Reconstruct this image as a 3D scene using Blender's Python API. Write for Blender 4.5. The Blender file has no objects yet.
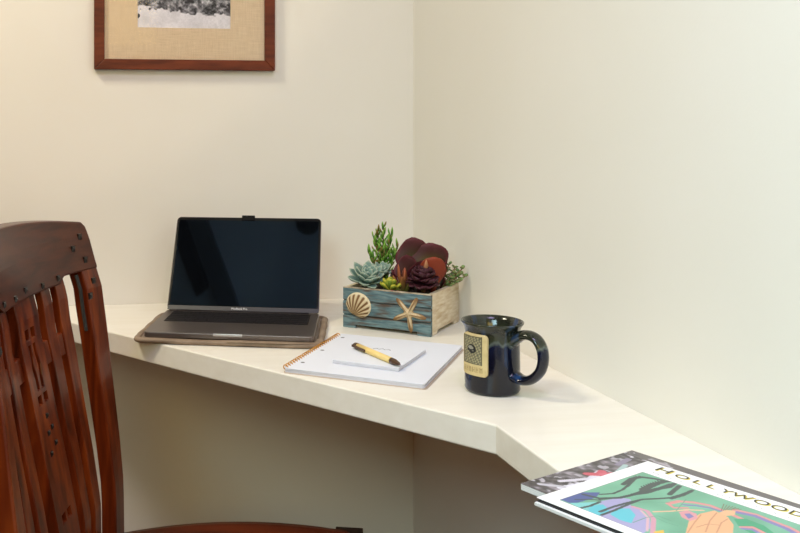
import bpy, bmesh, math, random
import numpy as np
from mathutils import Vector, Matrix
PI = math.pi
random.seed(7)
scene = bpy.context.scene
col = scene.collection

# ------------------------------------------------------------------ materials
def lin(c):
    return tuple((x/12.92 if x <= .04045 else ((x+.055)/1.055)**2.4) for x in [v/255 for v in c])
def mat(name, c, rough=.5, metal=0, var=None, vscale=8, vstretch=(1,1,1), bump=0, bscale=60, coat=0, spec=.5,
        vcol=False, vdetail=3, vcontrast=(.35,.65), sheen=0, coords='Object'):
    m = bpy.data.materials.new(name); m.use_nodes = True
    nt = m.node_tree; N = nt.nodes; L = nt.links
    b = N['Principled BSDF']
    b.inputs['Base Color'].default_value = (*lin(c), 1)
    b.inputs['Roughness'].default_value = rough
    b.inputs['Metallic'].default_value = metal
    b.inputs['Coat Weight'].default_value = coat
    b.inputs['Coat Roughness'].default_value = .08
    b.inputs['Specular IOR Level'].default_value = spec
    b.inputs['Sheen Weight'].default_value = sheen
    tc = N.new('ShaderNodeTexCoord'); mp = N.new('ShaderNodeMapping')
    L.new(tc.outputs[coords], mp.inputs[0]); mp.inputs['Scale'].default_value = vstretch
    src = None
    if vcol:
        a = N.new('ShaderNodeVertexColor'); a.layer_name = 'Col'; src = a.outputs['Color']
    if var is not None:
        n = N.new('ShaderNodeTexNoise'); n.inputs['Scale'].default_value = vscale; n.inputs['Detail'].default_value = vdetail
        L.new(mp.outputs[0], n.inputs['Vector'])
        r = N.new('ShaderNodeValToRGB')
        r.color_ramp.elements[0].position = vcontrast[0]; r.color_ramp.elements[1].position = vcontrast[1]
        r.color_ramp.elements[0].color = (*lin(c), 1); r.color_ramp.elements[1].color = (*lin(var), 1)
        L.new(n.outputs['Fac'], r.inputs[0])
        if src is None: src = r.outputs[0]
        else:
            mx = N.new('ShaderNodeMix'); mx.data_type = 'RGBA'; mx.blend_type = 'MULTIPLY'; mx.inputs[0].default_value = 1
            L.new(src, mx.inputs[6]); L.new(r.outputs[0], mx.inputs[7]); src = mx.outputs[2]
    if src is not None: L.new(src, b.inputs['Base Color'])
    if bump:
        n2 = N.new('ShaderNodeTexNoise'); n2.inputs['Scale'].default_value = bscale; n2.inputs['Detail'].default_value = 4
        L.new(mp.outputs[0], n2.inputs['Vector'])
        bp = N.new('ShaderNodeBump'); bp.inputs['Strength'].default_value = bump; bp.inputs['Distance'].default_value = .002
        L.new(n2.outputs['Fac'], bp.inputs['Height']); L.new(bp.outputs[0], b.inputs['Normal'])
    return m

M = {}
M['wall'] = mat('wall_paint', (234,230,221), .55, var=(232,228,218), vscale=3, bump=.05, bscale=220)
M['ceil'] = mat('ceiling_paint', (226,230,230), .8, bump=.05)
M['beam'] = mat('ceiling_dark_beam', (38,26,20), .5, var=(24,16,12), vstretch=(1,8,8))
M['soffit'] = mat('grey_soffit', (104,104,104), .7, var=(96,96,96))
M['floor'] = mat('floor_oak', (124,80,40), .45, var=(96,60,28), vscale=5, vstretch=(1,10,1), vcontrast=(.2,.8))
M['desk'] = mat('desk_paint', (240,236,225), .34, var=(234,229,216), vscale=6, vstretch=(1.2,9,9), bump=.03, bscale=90, vcontrast=(.3,.75))
M['frame'] = mat('frame_wood', (112,50,24), .45, var=(84,34,14), vscale=14, vstretch=(1,1,6), bump=.06, spec=.25)
M['ebony'] = mat('ebony_peg', (22,14,12), .35, spec=.35, coat=.15)
M['alu'] = mat('space_grey_aluminium', (118,108,104), .36, metal=.8, bump=.02, bscale=900)
M['alu_edge'] = mat('notch_light_aluminium', (196,192,190), .3, metal=.6)
M['key'] = mat('black_keys', (17,14,18), .6, spec=.2)
M['keywell'] = mat('keyboard_well', (34,30,32), .7, spec=.15)
M['bezel'] = mat('screen_bezel_black', (9,10,13), .12)
M['hinge'] = mat('lid_strip_grey', (44,42,43), .4)
M['letter'] = mat('pale_grey_lettering', (232,232,232), .5)
M['clip'] = mat('webcam_cover_black', (12,10,10), .7, spec=.15)
M['sleeve'] = mat('brown_felt_sleeve', (138,120,100), .85, var=(120,102,84), vscale=40, bump=.35, bscale=500, sheen=.3)
M['sleeve_edge'] = mat('brown_leather_binding', (146,126,105), .6, var=(124,104,85), vscale=30, bump=.2, bscale=200)
M['paper'] = mat('white_paper', (224,228,238), .7, bump=.02, bscale=200)
M['paper_edge'] = mat('paper_stack_edge', (222,221,226), .8, var=(196,195,203), vscale=60, vstretch=(1,1,40))
M['card'] = mat('tan_card_cover', (200,178,160), .7)
M['coil'] = mat('golden_wire_coil', (206,146,64), .3, metal=.7)
M['hole'] = mat('dark_hole', (112,110,114), .9)
M['ink'] = mat('ink_mark', (70,72,82), .8)
M['pen'] = mat('bamboo_barrel', (238,212,142), .4, var=(228,196,116), vscale=40, vstretch=(1,12,12))
M['pen_dark'] = mat('dark_brown_plastic', (74,48,30), .35)
M['soil'] = mat('dark_soil', (48,34,26), .95, var=(24,17,13), vscale=60, bump=1, bscale=120)
M['stone'] = mat('red_gravel', (168,66,48), .7)
M['fish'] = mat('starfish_tan', (222,204,168), .75, vcol=True, var=(255,255,255), vscale=200, bump=.5, bscale=500)
for m_ in ('fish',):
    pass
def mat_vcol(name, rough=.5, bump=0, bscale=200, spec=.5, coat=0, sub=0):
    m = mat(name, (255,255,255), rough, vcol=True, bump=bump, bscale=bscale, spec=spec, coat=coat)
    if sub:
        b = m.node_tree.nodes['Principled BSDF']; b.inputs['Subsurface Weight'].default_value = sub
        b.inputs['Subsurface Radius'].default_value = (.004,.004,.002)
    return m
M['shell'] = mat_vcol('shell_ceramic', .6, .3, 300)
M['fish'] = mat_vcol('starfish_ceramic', .65, .6, 500)
M['leafv'] = mat_vcol('succulent_leaf', .5, .1, 200, spec=.25)
M['leafm'] = mat_vcol('powdery_leaf', .7, .1, 200)
M['stem'] = mat('plant_stem', (110,86,52), .7)
M['rstem'] = mat('reddish_stem', (134,74,54), .6)
M['print'] = mat_vcol('printed_cover', .3, coat=.1)
M['photo'] = mat_vcol('photo_print', .6)
M['magpages'] = mat('magazine_pages', (232,236,236), .6, var=(214,219,220), vscale=20, vstretch=(1,1,60))
M['darklayer'] = mat('dark_sheet', (22,24,28), .6)
M['yellowtype'] = mat('yellow_type', (216,200,84), .5)
M['blacktype'] = mat('dark_type', (44,40,26), .5)
M['badge'] = mat_vcol('stoneware_badge', .55, .4, 400)

# linen mat with weave
def linen():
    m = mat('linen_mat', (216,192,150), .85)
    nt = m.node_tree; N = nt.nodes; L = nt.links; b = N['Principled BSDF']
    tc = N.new('ShaderNodeTexCoord')
    outs = []
    for st in ((18,1,260),(260,1,18)):
        mp = N.new('ShaderNodeMapping'); mp.inputs['Scale'].default_value = st
        n = N.new('ShaderNodeTexNoise'); n.inputs['Scale'].default_value = 1.6; n.inputs['Detail'].default_value = 2
        L.new(tc.outputs['Object'], mp.inputs[0]); L.new(mp.outputs[0], n.inputs['Vector']); outs.append(n.outputs['Fac'])
    a = N.new('ShaderNodeMath'); a.operation = 'ADD'; L.new(outs[0], a.inputs[0]); L.new(outs[1], a.inputs[1])
    h = N.new('ShaderNodeMath'); h.operation = 'MULTIPLY'; h.inputs[1].default_value = .5; L.new(a.outputs[0], h.inputs[0])
    r = N.new('ShaderNodeValToRGB'); r.color_ramp.elements[0].position = .32; r.color_ramp.elements[1].position = .68
    r.color_ramp.elements[0].color = (*lin((212,188,154)),1); r.color_ramp.elements[1].color = (*lin((230,208,176)),1)
    L.new(h.outputs[0], r.inputs[0]); L.new(r.outputs[0], b.inputs['Base Color'])
    bp = N.new('ShaderNodeBump'); bp.inputs['Strength'].default_value = .3; bp.inputs['Distance'].default_value = .001
    L.new(h.outputs[0], bp.inputs['Height']); L.new(bp.outputs[0], b.inputs['Normal'])
    return m
M['linen'] = linen()

# mahogany: streaky grain along local Z
def wood(name, c1, c2, c3, stretch, rough=.3, coat=.12):
    m = mat(name, c1, rough, coat=coat, spec=.28)
    nt = m.node_tree; N = nt.nodes; L = nt.links; b = N['Principled BSDF']
    tc = N.new('ShaderNodeTexCoord'); mp = N.new('ShaderNodeMapping'); mp.inputs['Scale'].default_value = stretch
    L.new(tc.outputs['Object'], mp.inputs[0])
    n = N.new('ShaderNodeTexNoise'); n.inputs['Scale'].default_value = 6; n.inputs['Detail'].default_value = 6; n.inputs['Distortion'].default_value = .6
    L.new(mp.outputs[0], n.inputs['Vector'])
    r = N.new('ShaderNodeValToRGB'); e = r.color_ramp.elements
    e[0].position = .28; e[0].color = (*lin(c1),1); e[1].position = .72; e[1].color = (*lin(c3),1)
    k = e.new(.5); k.color = (*lin(c2),1)
    L.new(n.outputs['Fac'], r.inputs[0]); L.new(r.outputs[0], b.inputs['Base Color'])
    bp = N.new('ShaderNodeBump'); bp.inputs['Strength'].default_value = .08; bp.inputs['Distance'].default_value = .001
    L.new(n.outputs['Fac'], bp.inputs['Height']); L.new(bp.outputs[0], b.inputs['Normal'])
    return m
M['mahog'] = wood('mahogany_upright', (52,14,3), (100,36,10), (138,62,20), (9,9,.8))
M['mahogx'] = wood('mahogany_crest', (52,20,10), (72,30,16), (88,40,20), (5,2,12), rough=.33, coat=.1)
M['mahogseat'] = wood('mahogany_seat', (60,18,4), (80,28,8), (96,38,12), (.8,8,8), rough=.38)

# distressed paint for the planter: planks with worn streaks
def distressed(name, base, base2, worn, stretch, lo, hi, rough=.8):
    m = mat(name, base, rough)
    nt = m.node_tree; N = nt.nodes; L = nt.links; b = N['Principled BSDF']
    tc = N.new('ShaderNodeTexCoord')
    def noise(st, sc, det, off=(0,0,0)):
        mp = N.new('ShaderNodeMapping'); mp.inputs['Scale'].default_value = st; mp.inputs['Location'].default_value = off
        n = N.new('ShaderNodeTexNoise'); n.inputs['Scale'].default_value = sc; n.inputs['Detail'].default_value = det
        L.new(tc.outputs['Object'], mp.inputs[0]); L.new(mp.outputs[0], n.inputs['Vector']); return n.outputs['Fac']
    n1 = noise(stretch, 12, 5); n2 = noise(stretch, 30, 4, (3,1,2))
    r1 = N.new('ShaderNodeValToRGB'); r1.color_ramp.elements[0].position = .35; r1.color_ramp.elements[1].position = .65
    r1.color_ramp.elements[0].color = (*lin(base),1); r1.color_ramp.elements[1].color = (*lin(base2),1)
    L.new(n2, r1.inputs[0])
    r2 = N.new('ShaderNodeValToRGB'); r2.color_ramp.elements[0].position = lo; r2.color_ramp.elements[1].position = hi
    r2.color_ramp.elements[0].color = (0,0,0,1); r2.color_ramp.elements[1].color = (1,1,1,1)
    L.new(n1, r2.inputs[0])
    mx = N.new('ShaderNodeMix'); mx.data_type = 'RGBA'
    L.new(r2.outputs[0], mx.inputs[0]); L.new(r1.outputs[0], mx.inputs[6]); mx.inputs[7].default_value = (*lin(worn),1)
    L.new(mx.outputs[2], b.inputs['Base Color'])
    bp = N.new('ShaderNodeBump'); bp.inputs['Strength'].default_value = .5; bp.inputs['Distance'].default_value = .001
    L.new(n1, bp.inputs['Height']); L.new(bp.outputs[0], b.inputs['Normal'])
    return m
M['blue'] = distressed('distressed_blue_paint', (70,98,106), (114,138,140), (82,66,54), (1.3,8,9), .48, .62)
M['white'] = distressed('whitewashed_wood', (224,212,190), (206,188,156), (176,146,106), (3,1.2,7), .52, .8)
M['rimwood'] = distressed('worn_rim', (206,196,174), (180,166,140), (110,88,66), (3,3,3), .5, .7)

# mug glaze: olive brown above a ragged drip line, pale run at the line, navy below
def glaze():
    m = mat('drip_glaze', (20,24,50), .12, coat=.15, spec=.4)
    nt = m.node_tree; N = nt.nodes; L = nt.links; b = N['Principled BSDF']
    tc = N.new('ShaderNodeTexCoord'); sp = N.new('ShaderNodeSeparateXYZ'); L.new(tc.outputs['Object'], sp.inputs[0])
    n = N.new('ShaderNodeTexNoise'); n.inputs['Scale'].default_value = 55; n.inputs['Detail'].default_value = 2
    mp = N.new('ShaderNodeMapping'); mp.inputs['Scale'].default_value = (1,1,.25); L.new(tc.outputs['Object'], mp.inputs[0]); L.new(mp.outputs[0], n.inputs['Vector'])
    a = N.new('ShaderNodeMath'); a.operation = 'MULTIPLY_ADD'; a.inputs[1].default_value = .03; L.new(n.outputs['Fac'], a.inputs[0]); L.new(sp.outputs['Z'], a.inputs[2])
    mr = N.new('ShaderNodeMapRange'); mr.inputs['From Min'].default_value = 0; mr.inputs['From Max'].default_value = .13; L.new(a.outputs[0], mr.inputs['Value'])
    r = N.new('ShaderNodeValToRGB'); e = r.color_ramp.elements
    e[0].position = 0; e[0].color = (*lin((24,20,22)),1); e[1].position = 1; e[1].color = (*lin((64,66,50)),1)
    for p,c in ((.16,(12,13,24)),(.5,(11,14,30)),(.66,(16,22,44)),(.695,(84,92,86)),(.72,(50,54,40)),(.82,(30,33,26)),(.9,(46,48,36))):
        k = e.new(p); k.color = (*lin(c),1)
    L.new(mr.outputs[0], r.inputs[0])
    # streaks of brighter blue running down
    n3 = N.new('ShaderNodeTexNoise'); n3.inputs['Scale'].default_value = 60; n3.inputs['Detail'].default_value = 3
    mp3 = N.new('ShaderNodeMapping'); mp3.inputs['Scale'].default_value = (1,1,.12); L.new(tc.outputs['Object'], mp3.inputs[0]); L.new(mp3.outputs[0], n3.inputs['Vector'])
    r3 = N.new('ShaderNodeValToRGB'); r3.color_ramp.elements[0].position = .56; r3.color_ramp.elements[1].position = .72
    r3.color_ramp.elements[0].color = (0,0,0,1); r3.color_ramp.elements[1].color = (*lin((30,70,120)),1)
    L.new(n3.outputs['Fac'], r3.inputs[0])
    mx = N.new('ShaderNodeMix'); mx.data_type = 'RGBA'; mx.blend_type = 'ADD'; mx.inputs[0].default_value = .6
    L.new(r.outputs[0], mx.inputs[6]); L.new(r3.outputs[0], mx.inputs[7]); L.new(mx.outputs[2], b.inputs['Base Color'])
    n4 = N.new('ShaderNodeTexNoise'); n4.inputs['Scale'].default_value = 260; n4.inputs['Detail'].default_value = 2; L.new(tc.outputs['Object'], n4.inputs['Vector'])
    bp = N.new('ShaderNodeBump'); bp.inputs['Strength'].default_value = .12; bp.inputs['Distance'].default_value = .001
    L.new(n4.outputs['Fac'], bp.inputs['Height']); L.new(bp.outputs[0], b.inputs['Normal'])
    return m
M['glaze'] = glaze()
# laptop glass: nearly black panel with a bluish antireflection coat
def screenmat():
    m = mat('laptop_glass', (7,9,13), .035, spec=.5)
    b = m.node_tree.nodes['Principled BSDF']
    b.inputs['Specular Tint'].default_value = (.34,.60,1.0,1)
    b.inputs['IOR'].default_value = 1.62
    return m
M['screen'] = screenmat()
def glassmat():
    m = bpy.data.materials.new('picture_glass'); m.use_nodes = True; nt = m.node_tree; N = nt.nodes; L = nt.links; N.clear()
    o = N.new('ShaderNodeOutputMaterial'); mx = N.new('ShaderNodeMixShader'); t = N.new('ShaderNodeBsdfTransparent'); g = N.new('ShaderNodeBsdfGlossy')
    g.inputs['Roughness'].default_value = .03; fr = N.new('ShaderNodeFresnel'); fr.inputs[0].default_value = 1.12
    L.new(fr.outputs[0], mx.inputs[0]); L.new(t.outputs[0], mx.inputs[1]); L.new(g.outputs[0], mx.inputs[2]); L.new(mx.outputs[0], o.inputs[0])
    return m
M['glass'] = glassmat()

# ------------------------------------------------------------------ object helpers
def link(name, bm, m, parent=None, smooth=False, bevel=0, loc=None, rotz=0, seg=2):
    me = bpy.data.meshes.new(name)
    bmesh.ops.recalc_face_normals(bm, faces=bm.faces[:])
    bm.to_mesh(me); bm.free()
    o = bpy.data.objects.new(name, me); col.objects.link(o)
    for x in (m if isinstance(m, (list,tuple)) else [m]): me.materials.append(M[x] if isinstance(x, str) else x)
    if smooth:
        for p in me.polygons: p.use_smooth = True
    if parent: o.parent = parent
    if loc is not None: o.location = loc
    o.rotation_euler.z = rotz
    if bevel:
        b = o.modifiers.new('bevel', 'BEVEL'); b.width = bevel; b.segments = seg; b.limit_method = 'ANGLE'; b.angle_limit = math.radians(40)
    return o
def empty(name, loc, rotz=0):
    o = bpy.data.objects.new(name, None); col.objects.link(o); o.location = loc; o.rotation_euler.z = rotz
    o.empty_display_size = .05
    return o
def tag(o, label, cat, group=None, kind=None):
    o['label'] = label; o['category'] = cat
    if group: o['group'] = group
    if kind: o['kind'] = kind
    return o
def struct(o, label=None):
    o['kind'] = 'structure'
    if label: o['label'] = label
    return o
def box(bm, x0,x1,y0,y1,z0,z1, mi=0):
    v = [bm.verts.new((x,y,z)) for z in (z0,z1) for x,y in ((x0,y0),(x1,y0),(x1,y1),(x0,y1))]
    fs = [(0,3,2,1),(4,5,6,7),(0,1,5,4),(1,2,6,5),(2,3,7,6),(3,0,4,7)]
    for f in fs:
        q = bm.faces.new([v[i] for i in f]); q.material_index = mi
def prism(bm, pts, z0, z1, mi=0):
    a = [bm.verts.new((x,y,z0)) for x,y in pts]; b = [bm.verts.new((x,y,z1)) for x,y in pts]
    n = len(pts)
    bm.faces.new(a[::-1]).material_index = mi; bm.faces.new(b).material_index = mi
    for i in range(n): bm.faces.new((a[i],a[(i+1)%n],b[(i+1)%n],b[i])).material_index = mi
def rrect(x0,x1,y0,y1,r,n=6):
    pts = []
    for cx,cy,a0 in ((x1-r,y1-r,0),(x0+r,y1-r,90),(x0+r,y0+r,180),(x1-r,y0+r,270)):
        for i in range(n+1):
            a = math.radians(a0+90*i/n); pts.append((cx+r*math.cos(a), cy+r*math.sin(a)))
    return pts
def tube(bm, path, rad, n=10, closed=False, flat=1.0, mi=0, caps=True):
    P = [Vector(p) for p in path]; rings = []; m = len(P)
    for i,p in enumerate(P):
        if closed: t = P[(i+1)%m]-P[i-1]
        else: t = P[min(i+1,m-1)]-P[max(i-1,0)]
        t.normalize()
        up = Vector((0,0,1)) if abs(t.z) < .95 else Vector((0,1,0))
        s = t.cross(up).normalized(); u = s.cross(t).normalized()
        r = rad(i/(m-1)) if callable(rad) else rad
        rings.append([bm.verts.new(p + s*(r*math.cos(2*PI*k/n)) + u*(r*flat*math.sin(2*PI*k/n))) for k in range(n)])
    for i in range(m if closed else m-1):
        A, B = rings[i], rings[(i+1)%m]
        for k in range(n): bm.faces.new((A[k],A[(k+1)%n],B[(k+1)%n],B[k])).material_index = mi
    if not closed and caps:
        bm.faces.new(rings[0][::-1]).material_index = mi; bm.faces.new(rings[-1]).material_index = mi
def lathe(bm, prof, n=64, c=(0,0)):
    rings = []
    for r,z in prof:
        if r < 1e-6: rings.append([bm.verts.new((c[0],c[1],z))])
        else: rings.append([bm.verts.new((c[0]+r*math.cos(2*PI*k/n), c[1]+r*math.sin(2*PI*k/n), z)) for k in range(n)])
    for A,B in zip(rings, rings[1:]):
        for k in range(n):
            a = [A[k%len(A)], A[(k+1)%len(A)], B[(k+1)%len(B)], B[k%len(B)]]
            s = []
            for v in a:
                if v not in s: s.append(v)
            if len(s) > 2: bm.faces.new(s)
def smoothstep(a,b,x):
    t = max(0,min(1,(x-a)/(b-a))); return t*t*(3-2*t)
def mixc(a,b,t): return tuple(a[i]+(b[i]-a[i])*t for i in range(3))
def colour_mesh(o, cols):
    at = o.data.color_attributes.new('Col','FLOAT_COLOR','POINT')
    flat = np.ones((len(cols),4), dtype=np.float32); flat[:,:3] = cols
    at.data.foreach_set('color', flat.ravel())
def text_mesh(name, body, size, m, parent, loc, rot, extrude=.0001, sx=1, spacing=1.0, align='LEFT'):
    cu = bpy.data.curves.new(name, 'FONT'); cu.body = body; cu.size = size; cu.extrude = extrude; cu.space_character = spacing
    cu.align_x = align
    t = bpy.data.objects.new(name, cu); col.objects.link(t)
    dg = bpy.context.evaluated_depsgraph_get(); dg.update()
    me = bpy.data.meshes.new_from_object(t.evaluated_get(dg))
    bpy.data.objects.remove(t)
    o = bpy.data.objects.new(name, me); col.objects.link(o); me.materials.clear(); me.materials.append(M[m])
    o.parent = parent; o.location = loc; o.rotation_euler = rot; o.scale = (sx,1,1)
    return o

# ------------------------------------------------------------------ camera (level, off-centre crop)
F, CX, HY, EH = 925.6, 227.67, 132.31, .3756
YAW = .1455
def cw(X, Z):      # metres right of / ahead of the tripod -> room coordinates
    dx, dz = X-.4247, Z-2.1176
    return (math.cos(YAW)*dx+math.sin(YAW)*dz, -math.sin(YAW)*dx+math.cos(YAW)*dz)
cam = bpy.data.cameras.new('camera'); co = bpy.data.objects.new('camera', cam); col.objects.link(co)
co.location = (*cw(0,0), .75+EH); co.rotation_euler = (PI/2, 0, -YAW)
cam.sensor_width = 36; cam.lens = F*36/800
cam.shift_x = (400-CX)/800; cam.shift_y = -(266.5-HY)/800; cam.clip_start = .02
scene.camera = co

# ------------------------------------------------------------------ the room
RX0, RY0, RH = -2.9, -4.2, 2.5
def wallbox(name, a, m='wall'):
    bm = bmesh.new(); box(bm, *a); return struct(link(name, bm, m))
wallbox('wall_back', (RX0,.1,0,.1,0,RH)); wallbox('wall_right', (0,.1,RY0,0,0,RH))
wallbox('floor', (RX0,.1,RY0,.1,-.1,0), 'floor'); wallbox('ceiling', (RX0,.1,RY0,.1,RH,RH+.1), 'ceil')
# dark timber, soffit and round fitting on the ceiling (seen mirrored in the laptop screen)
bm = bmesh.new(); prism(bm, [(-1.205,-1.235),(-1.140,-1.205),(-1.085,-.3),(-1.165,-.3)], RH-.03, RH)
struct(link('trim_1', bm, 'beam'))
bm = bmesh.new(); prism(bm, [(-1.145,-1.5),(-1.055,-1.5),(-1.01,-.3),(-1.080,-.3)], RH-.03, RH)
struct(link('trim_2', bm, 'soffit'))
bm = bmesh.new(); lathe(bm, [(0,RH-.035),(.035,RH-.033),(.045,RH-.02),(.048,RH)], 32, (-.645,-1.03)); struct(link('trim_3', bm, 'beam', smooth=True))

# ------------------------------------------------------------------ the corner desk
DZ = .75
desk = empty('corner_desk', (0,0,0))
bm = bmesh.new()
prism(bm, [(0,-2.6),(0,0),(-.905,0),(-.2143,-.9083),(-.2143,-2.6)][::-1], DZ-.0385, DZ)
link('worktop', bm, 'desk', desk, bevel=.0022)
bm = bmesh.new(); box(bm, -.20,-.0005, -.001-.02,-.001, DZ-.0775, DZ-.039); link('cleat', bm, 'desk', desk)
bm = bmesh.new(); box(bm, -.02,-.001, -2.4,-.05, DZ-.0775, DZ-.039); link('cleat', bm, 'desk', desk)
tag(desk, 'built-in off-white painted corner desk running along both walls under the laptop and mug', 'desk')

# ------------------------------------------------------------------ the framed picture
FX0, FX1, FZ0, FZ1, FW = -.723, -.3256, 1.262, 1.596, .0225
pic = empty('picture_frame', ((FX0+FX1)/2, 0, FZ0))
tag(pic, 'brown wooden picture frame on the back wall with linen mat and old monochrome photograph', 'picture')
hw, H_ = (FX1-FX0)/2, FZ1-FZ0
bm = bmesh.new()
def mitre(pts):   # one stick of moulding, y 0..-depth
    a = [bm.verts.new((x,-.001,z)) for x,z in pts]; b = [bm.verts.new((x,-.019,z)) for x,z in pts]
    bm.faces.new(a); bm.faces.new(b[::-1])
    for i in range(4): bm.faces.new((a[i],b[i],b[(i+1)%4],a[(i+1)%4]))
mitre([(-hw,0),(hw,0),(hw-FW,FW),(-hw+FW,FW)]); mitre([(-hw,H_),(-hw+FW,H_-FW),(hw-FW,H_-FW),(hw,H_)])
mitre([(-hw,0),(-hw+FW,FW),(-hw+FW,H_-FW),(-hw,H_)]); mitre([(hw,0),(hw,H_),(hw-FW,H_-FW),(hw-FW,FW)])
link('moulding', bm, 'frame', pic, bevel=.0015)
PX0, PX1, PZ0, PZ1 = -.6288+.52430, -.4240+.52430, 1.3545-FZ0, 1.5045-FZ0
bm = bmesh.new()
x0,x1,z0,z1 = -hw+FW-.003, hw-FW+.003, FW-.003, H_-FW+.003
box(bm, x0,PX0,-.009,-.006,z0,z1); box(bm, PX1,x1,-.009,-.006,z0,z1); box(bm, PX0,PX1,-.009,-.006,z0,PZ0); box(bm, PX0,PX1,-.009,-.006,PZ1,z1)
link('linen_mat', bm, 'linen', pic)
def grid(bm, nx, ny, fn):
    vs = [[bm.verts.new(fn(i/nx, j/ny)) for i in range(nx+1)] for j in range(ny+1)]
    for j in range(ny):
        for i in range(nx): bm.faces.new((vs[j][i],vs[j][i+1],vs[j+1][i+1],vs[j+1][i]))
rs = np.random.RandomState(3)
def fnoise(w, h, cell):
    g = rs.rand(int(h/cell)+3, int(w/cell)+3)
    yy, xx = np.mgrid[0:h,0:w]/cell; yi, xi = yy.astype(int), xx.astype(int); fy, fx = yy-yi, xx-xi
    fy = fy*fy*(3-2*fy); fx = fx*fx*(3-2*fx)
    return (g[yi,xi]*(1-fx)+g[yi,xi+1]*fx)*(1-fy)+(g[yi+1,xi]*(1-fx)+g[yi+1,xi+1]*fx)*fy
def lin_np(a):
    a = np.clip(a,0,255)/255.; return np.where(a<=.04045, a/12.92, ((a+.055)/1.055)**2.4)
def raster_mesh(name, img, fn, m, parent):       # img[j,i] sRGB, fn(u,v) -> position
    h, w = img.shape[:2]; bm = bmesh.new(); grid(bm, w-1, h-1, fn); bm.verts.index_update()
    me = bpy.data.meshes.new(name); bm.to_mesh(me); bm.free()
    o = bpy.data.objects.new(name, me); col.objects.link(o); me.materials.append(M[m]); o.parent = parent
    colour_mesh(o, lin_np(img.reshape(-1,3)))
    return o
W_, Hh = 220, 160
img = np.zeros((Hh,W_,3)); yy, xx = np.mgrid[0:Hh,0:W_]; u = xx/W_; v = yy/Hh       # v from the bottom up
base = 226+22*(fnoise(W_,Hh,18)-.5)+16*(fnoise(W_,Hh,4)-.5) + 8*rs.randn(Hh,W_)*.5
edge = .225+.02*np.sin(u*6+.5)-.10*(u-.5)+.09*(fnoise(W_,Hh,7)-.5)
crowd = 105+150*(fnoise(W_,Hh,9)-.5)+110*(fnoise(W_,Hh,4)-.5)+60*(fnoise(W_,Hh,2)-.5)
k = np.clip((v-edge)/.015,0,1)
upper = np.clip((v-.52)/.06,0,1)
sky = 170+50*(fnoise(W_,Hh,12)-.5)
g = base*(1-k)+crowd*k; g = g*(1-upper)+sky*upper
tree = (fnoise(W_,Hh,14) > .55) & (v > .45) & (v < .9); g = np.where(tree, 70+60*fnoise(W_,Hh,3), g)
dark = ((u-.0)**2/.0007+(v-.17)**2/.0012) < 1; g = np.where(dark, 60, g)
img[...,0] = g*1.0; img[...,1] = g*.99; img[...,2] = g*1.0+4
pho = raster_mesh('photograph', img, lambda a,b: (PX0+(PX1-PX0)*a, -.0062, PZ0+(PZ1-PZ0)*b), 'photo', pic)
pho['label'] = 'old monochrome street photograph'
bm = bmesh.new(); box(bm, x0,x1,-.0125,-.0115,z0,z1); link('glass_pane', bm, 'glass', pic)

# ------------------------------------------------------------------ laptop and sleeve
LROT = -.287; LLOC = (-.6369,-.3771)
sl = empty('laptop_sleeve', (*LLOC, DZ), LROT)
tag(sl, 'brown felt laptop sleeve with rolled edges lying on the desk under the open laptop', 'laptop sleeve')
SX0, SX1, SY0, SY1 = -.021, .3205, -.0105, .245
bm = bmesh.new(); prism(bm, rrect(SX0+.004,SX1-.004,SY0+.004,SY1-.004,.022), .0003, .0065); link('sleeve_body', bm, 'sleeve', sl, bevel=.002)
bm = bmesh.new()
pts = [(x,y,.0052+.0005*math.sin(37*x+21*y)) for x,y in rrect(SX0+.0065,SX1-.0065,SY0+.0065,SY1-.0065,.02,8)]
def resample(P, step, closed=True):
    out = []; n = len(P)
    for i in range(n if closed else n-1):
        a, b = Vector(P[i]), Vector(P[(i+1)%n]); k = max(1,int((b-a).length/step))
        for j in range(k): out.append(a.lerp(b,j/k))
    return out
pts = [(p.x+.0008*math.sin(90*p.y), p.y+.0010*math.sin(60*p.x+1), p.z+.0006*math.sin(45*p.x)) for p in resample(pts,.012)]
tube(bm, pts, .0068, 10, closed=True, flat=.72)
link('rolled_binding', bm, 'sleeve_edge', sl, smooth=True)
bm = bmesh.new()   # upper flap of the sleeve folded under the laptop front
prism(bm, [(.15,-.0135),(.235,-.0135),(.296,-.0105),(.311,.002),(.3145,.03),(.306,.03),(.3045,.0),(.16,-.001)], .0082, .0104); link('flap', bm, 'sleeve_edge', sl, bevel=.001)

lap = empty('laptop', (*LLOC, DZ+.0101), LROT)
tag(lap, 'open dark grey laptop with black keyboard and dark reflective screen near the back wall', 'laptop')
LW, LD, LT = .304, .212, .0095
bm = bmesh.new(); prism(bm, rrect(0,LW,0,LD,.009), .0, LT)
base_o = link('base', bm, 'alu', lap, bevel=.0012)
bm = bmesh.new(); box(bm, .016,LW-.016,.098,.196, LT-.0002, LT+.0001); well = link('keyboard', bm, ['keywell','key'], base_o)
bm = bmesh.new()
rows = [(.0185,.0085),(.0185,.0155)]
y = .1935
KX0, KX1 = .0185, LW-.0185
for ri in range(6):
    kh = .0085 if ri == 0 else .0150
    y0 = y-kh; y = y0-.0022
    if ri == 5: ws = [1,1,1,1.25,5.2,1.25,1,1,1,1]
    else: ws = [[1]*14,[1]*13+[1.6],[1.6]+[1]*13,[1.9]+[1]*11+[1.9],[2.4]+[1]*10+[2.4]][ri]
    tot = sum(ws); gap = .0022; un = ((KX1-KX0)-gap*(len(ws)-1))/tot; x = KX0
    for w_ in ws: box(bm, x, x+w_*un, y0, y0+kh, LT, LT+.0009); x += w_*un+gap
keys = link('keys', bm, 'key', base_o, bevel=.0006, seg=1)
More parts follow.
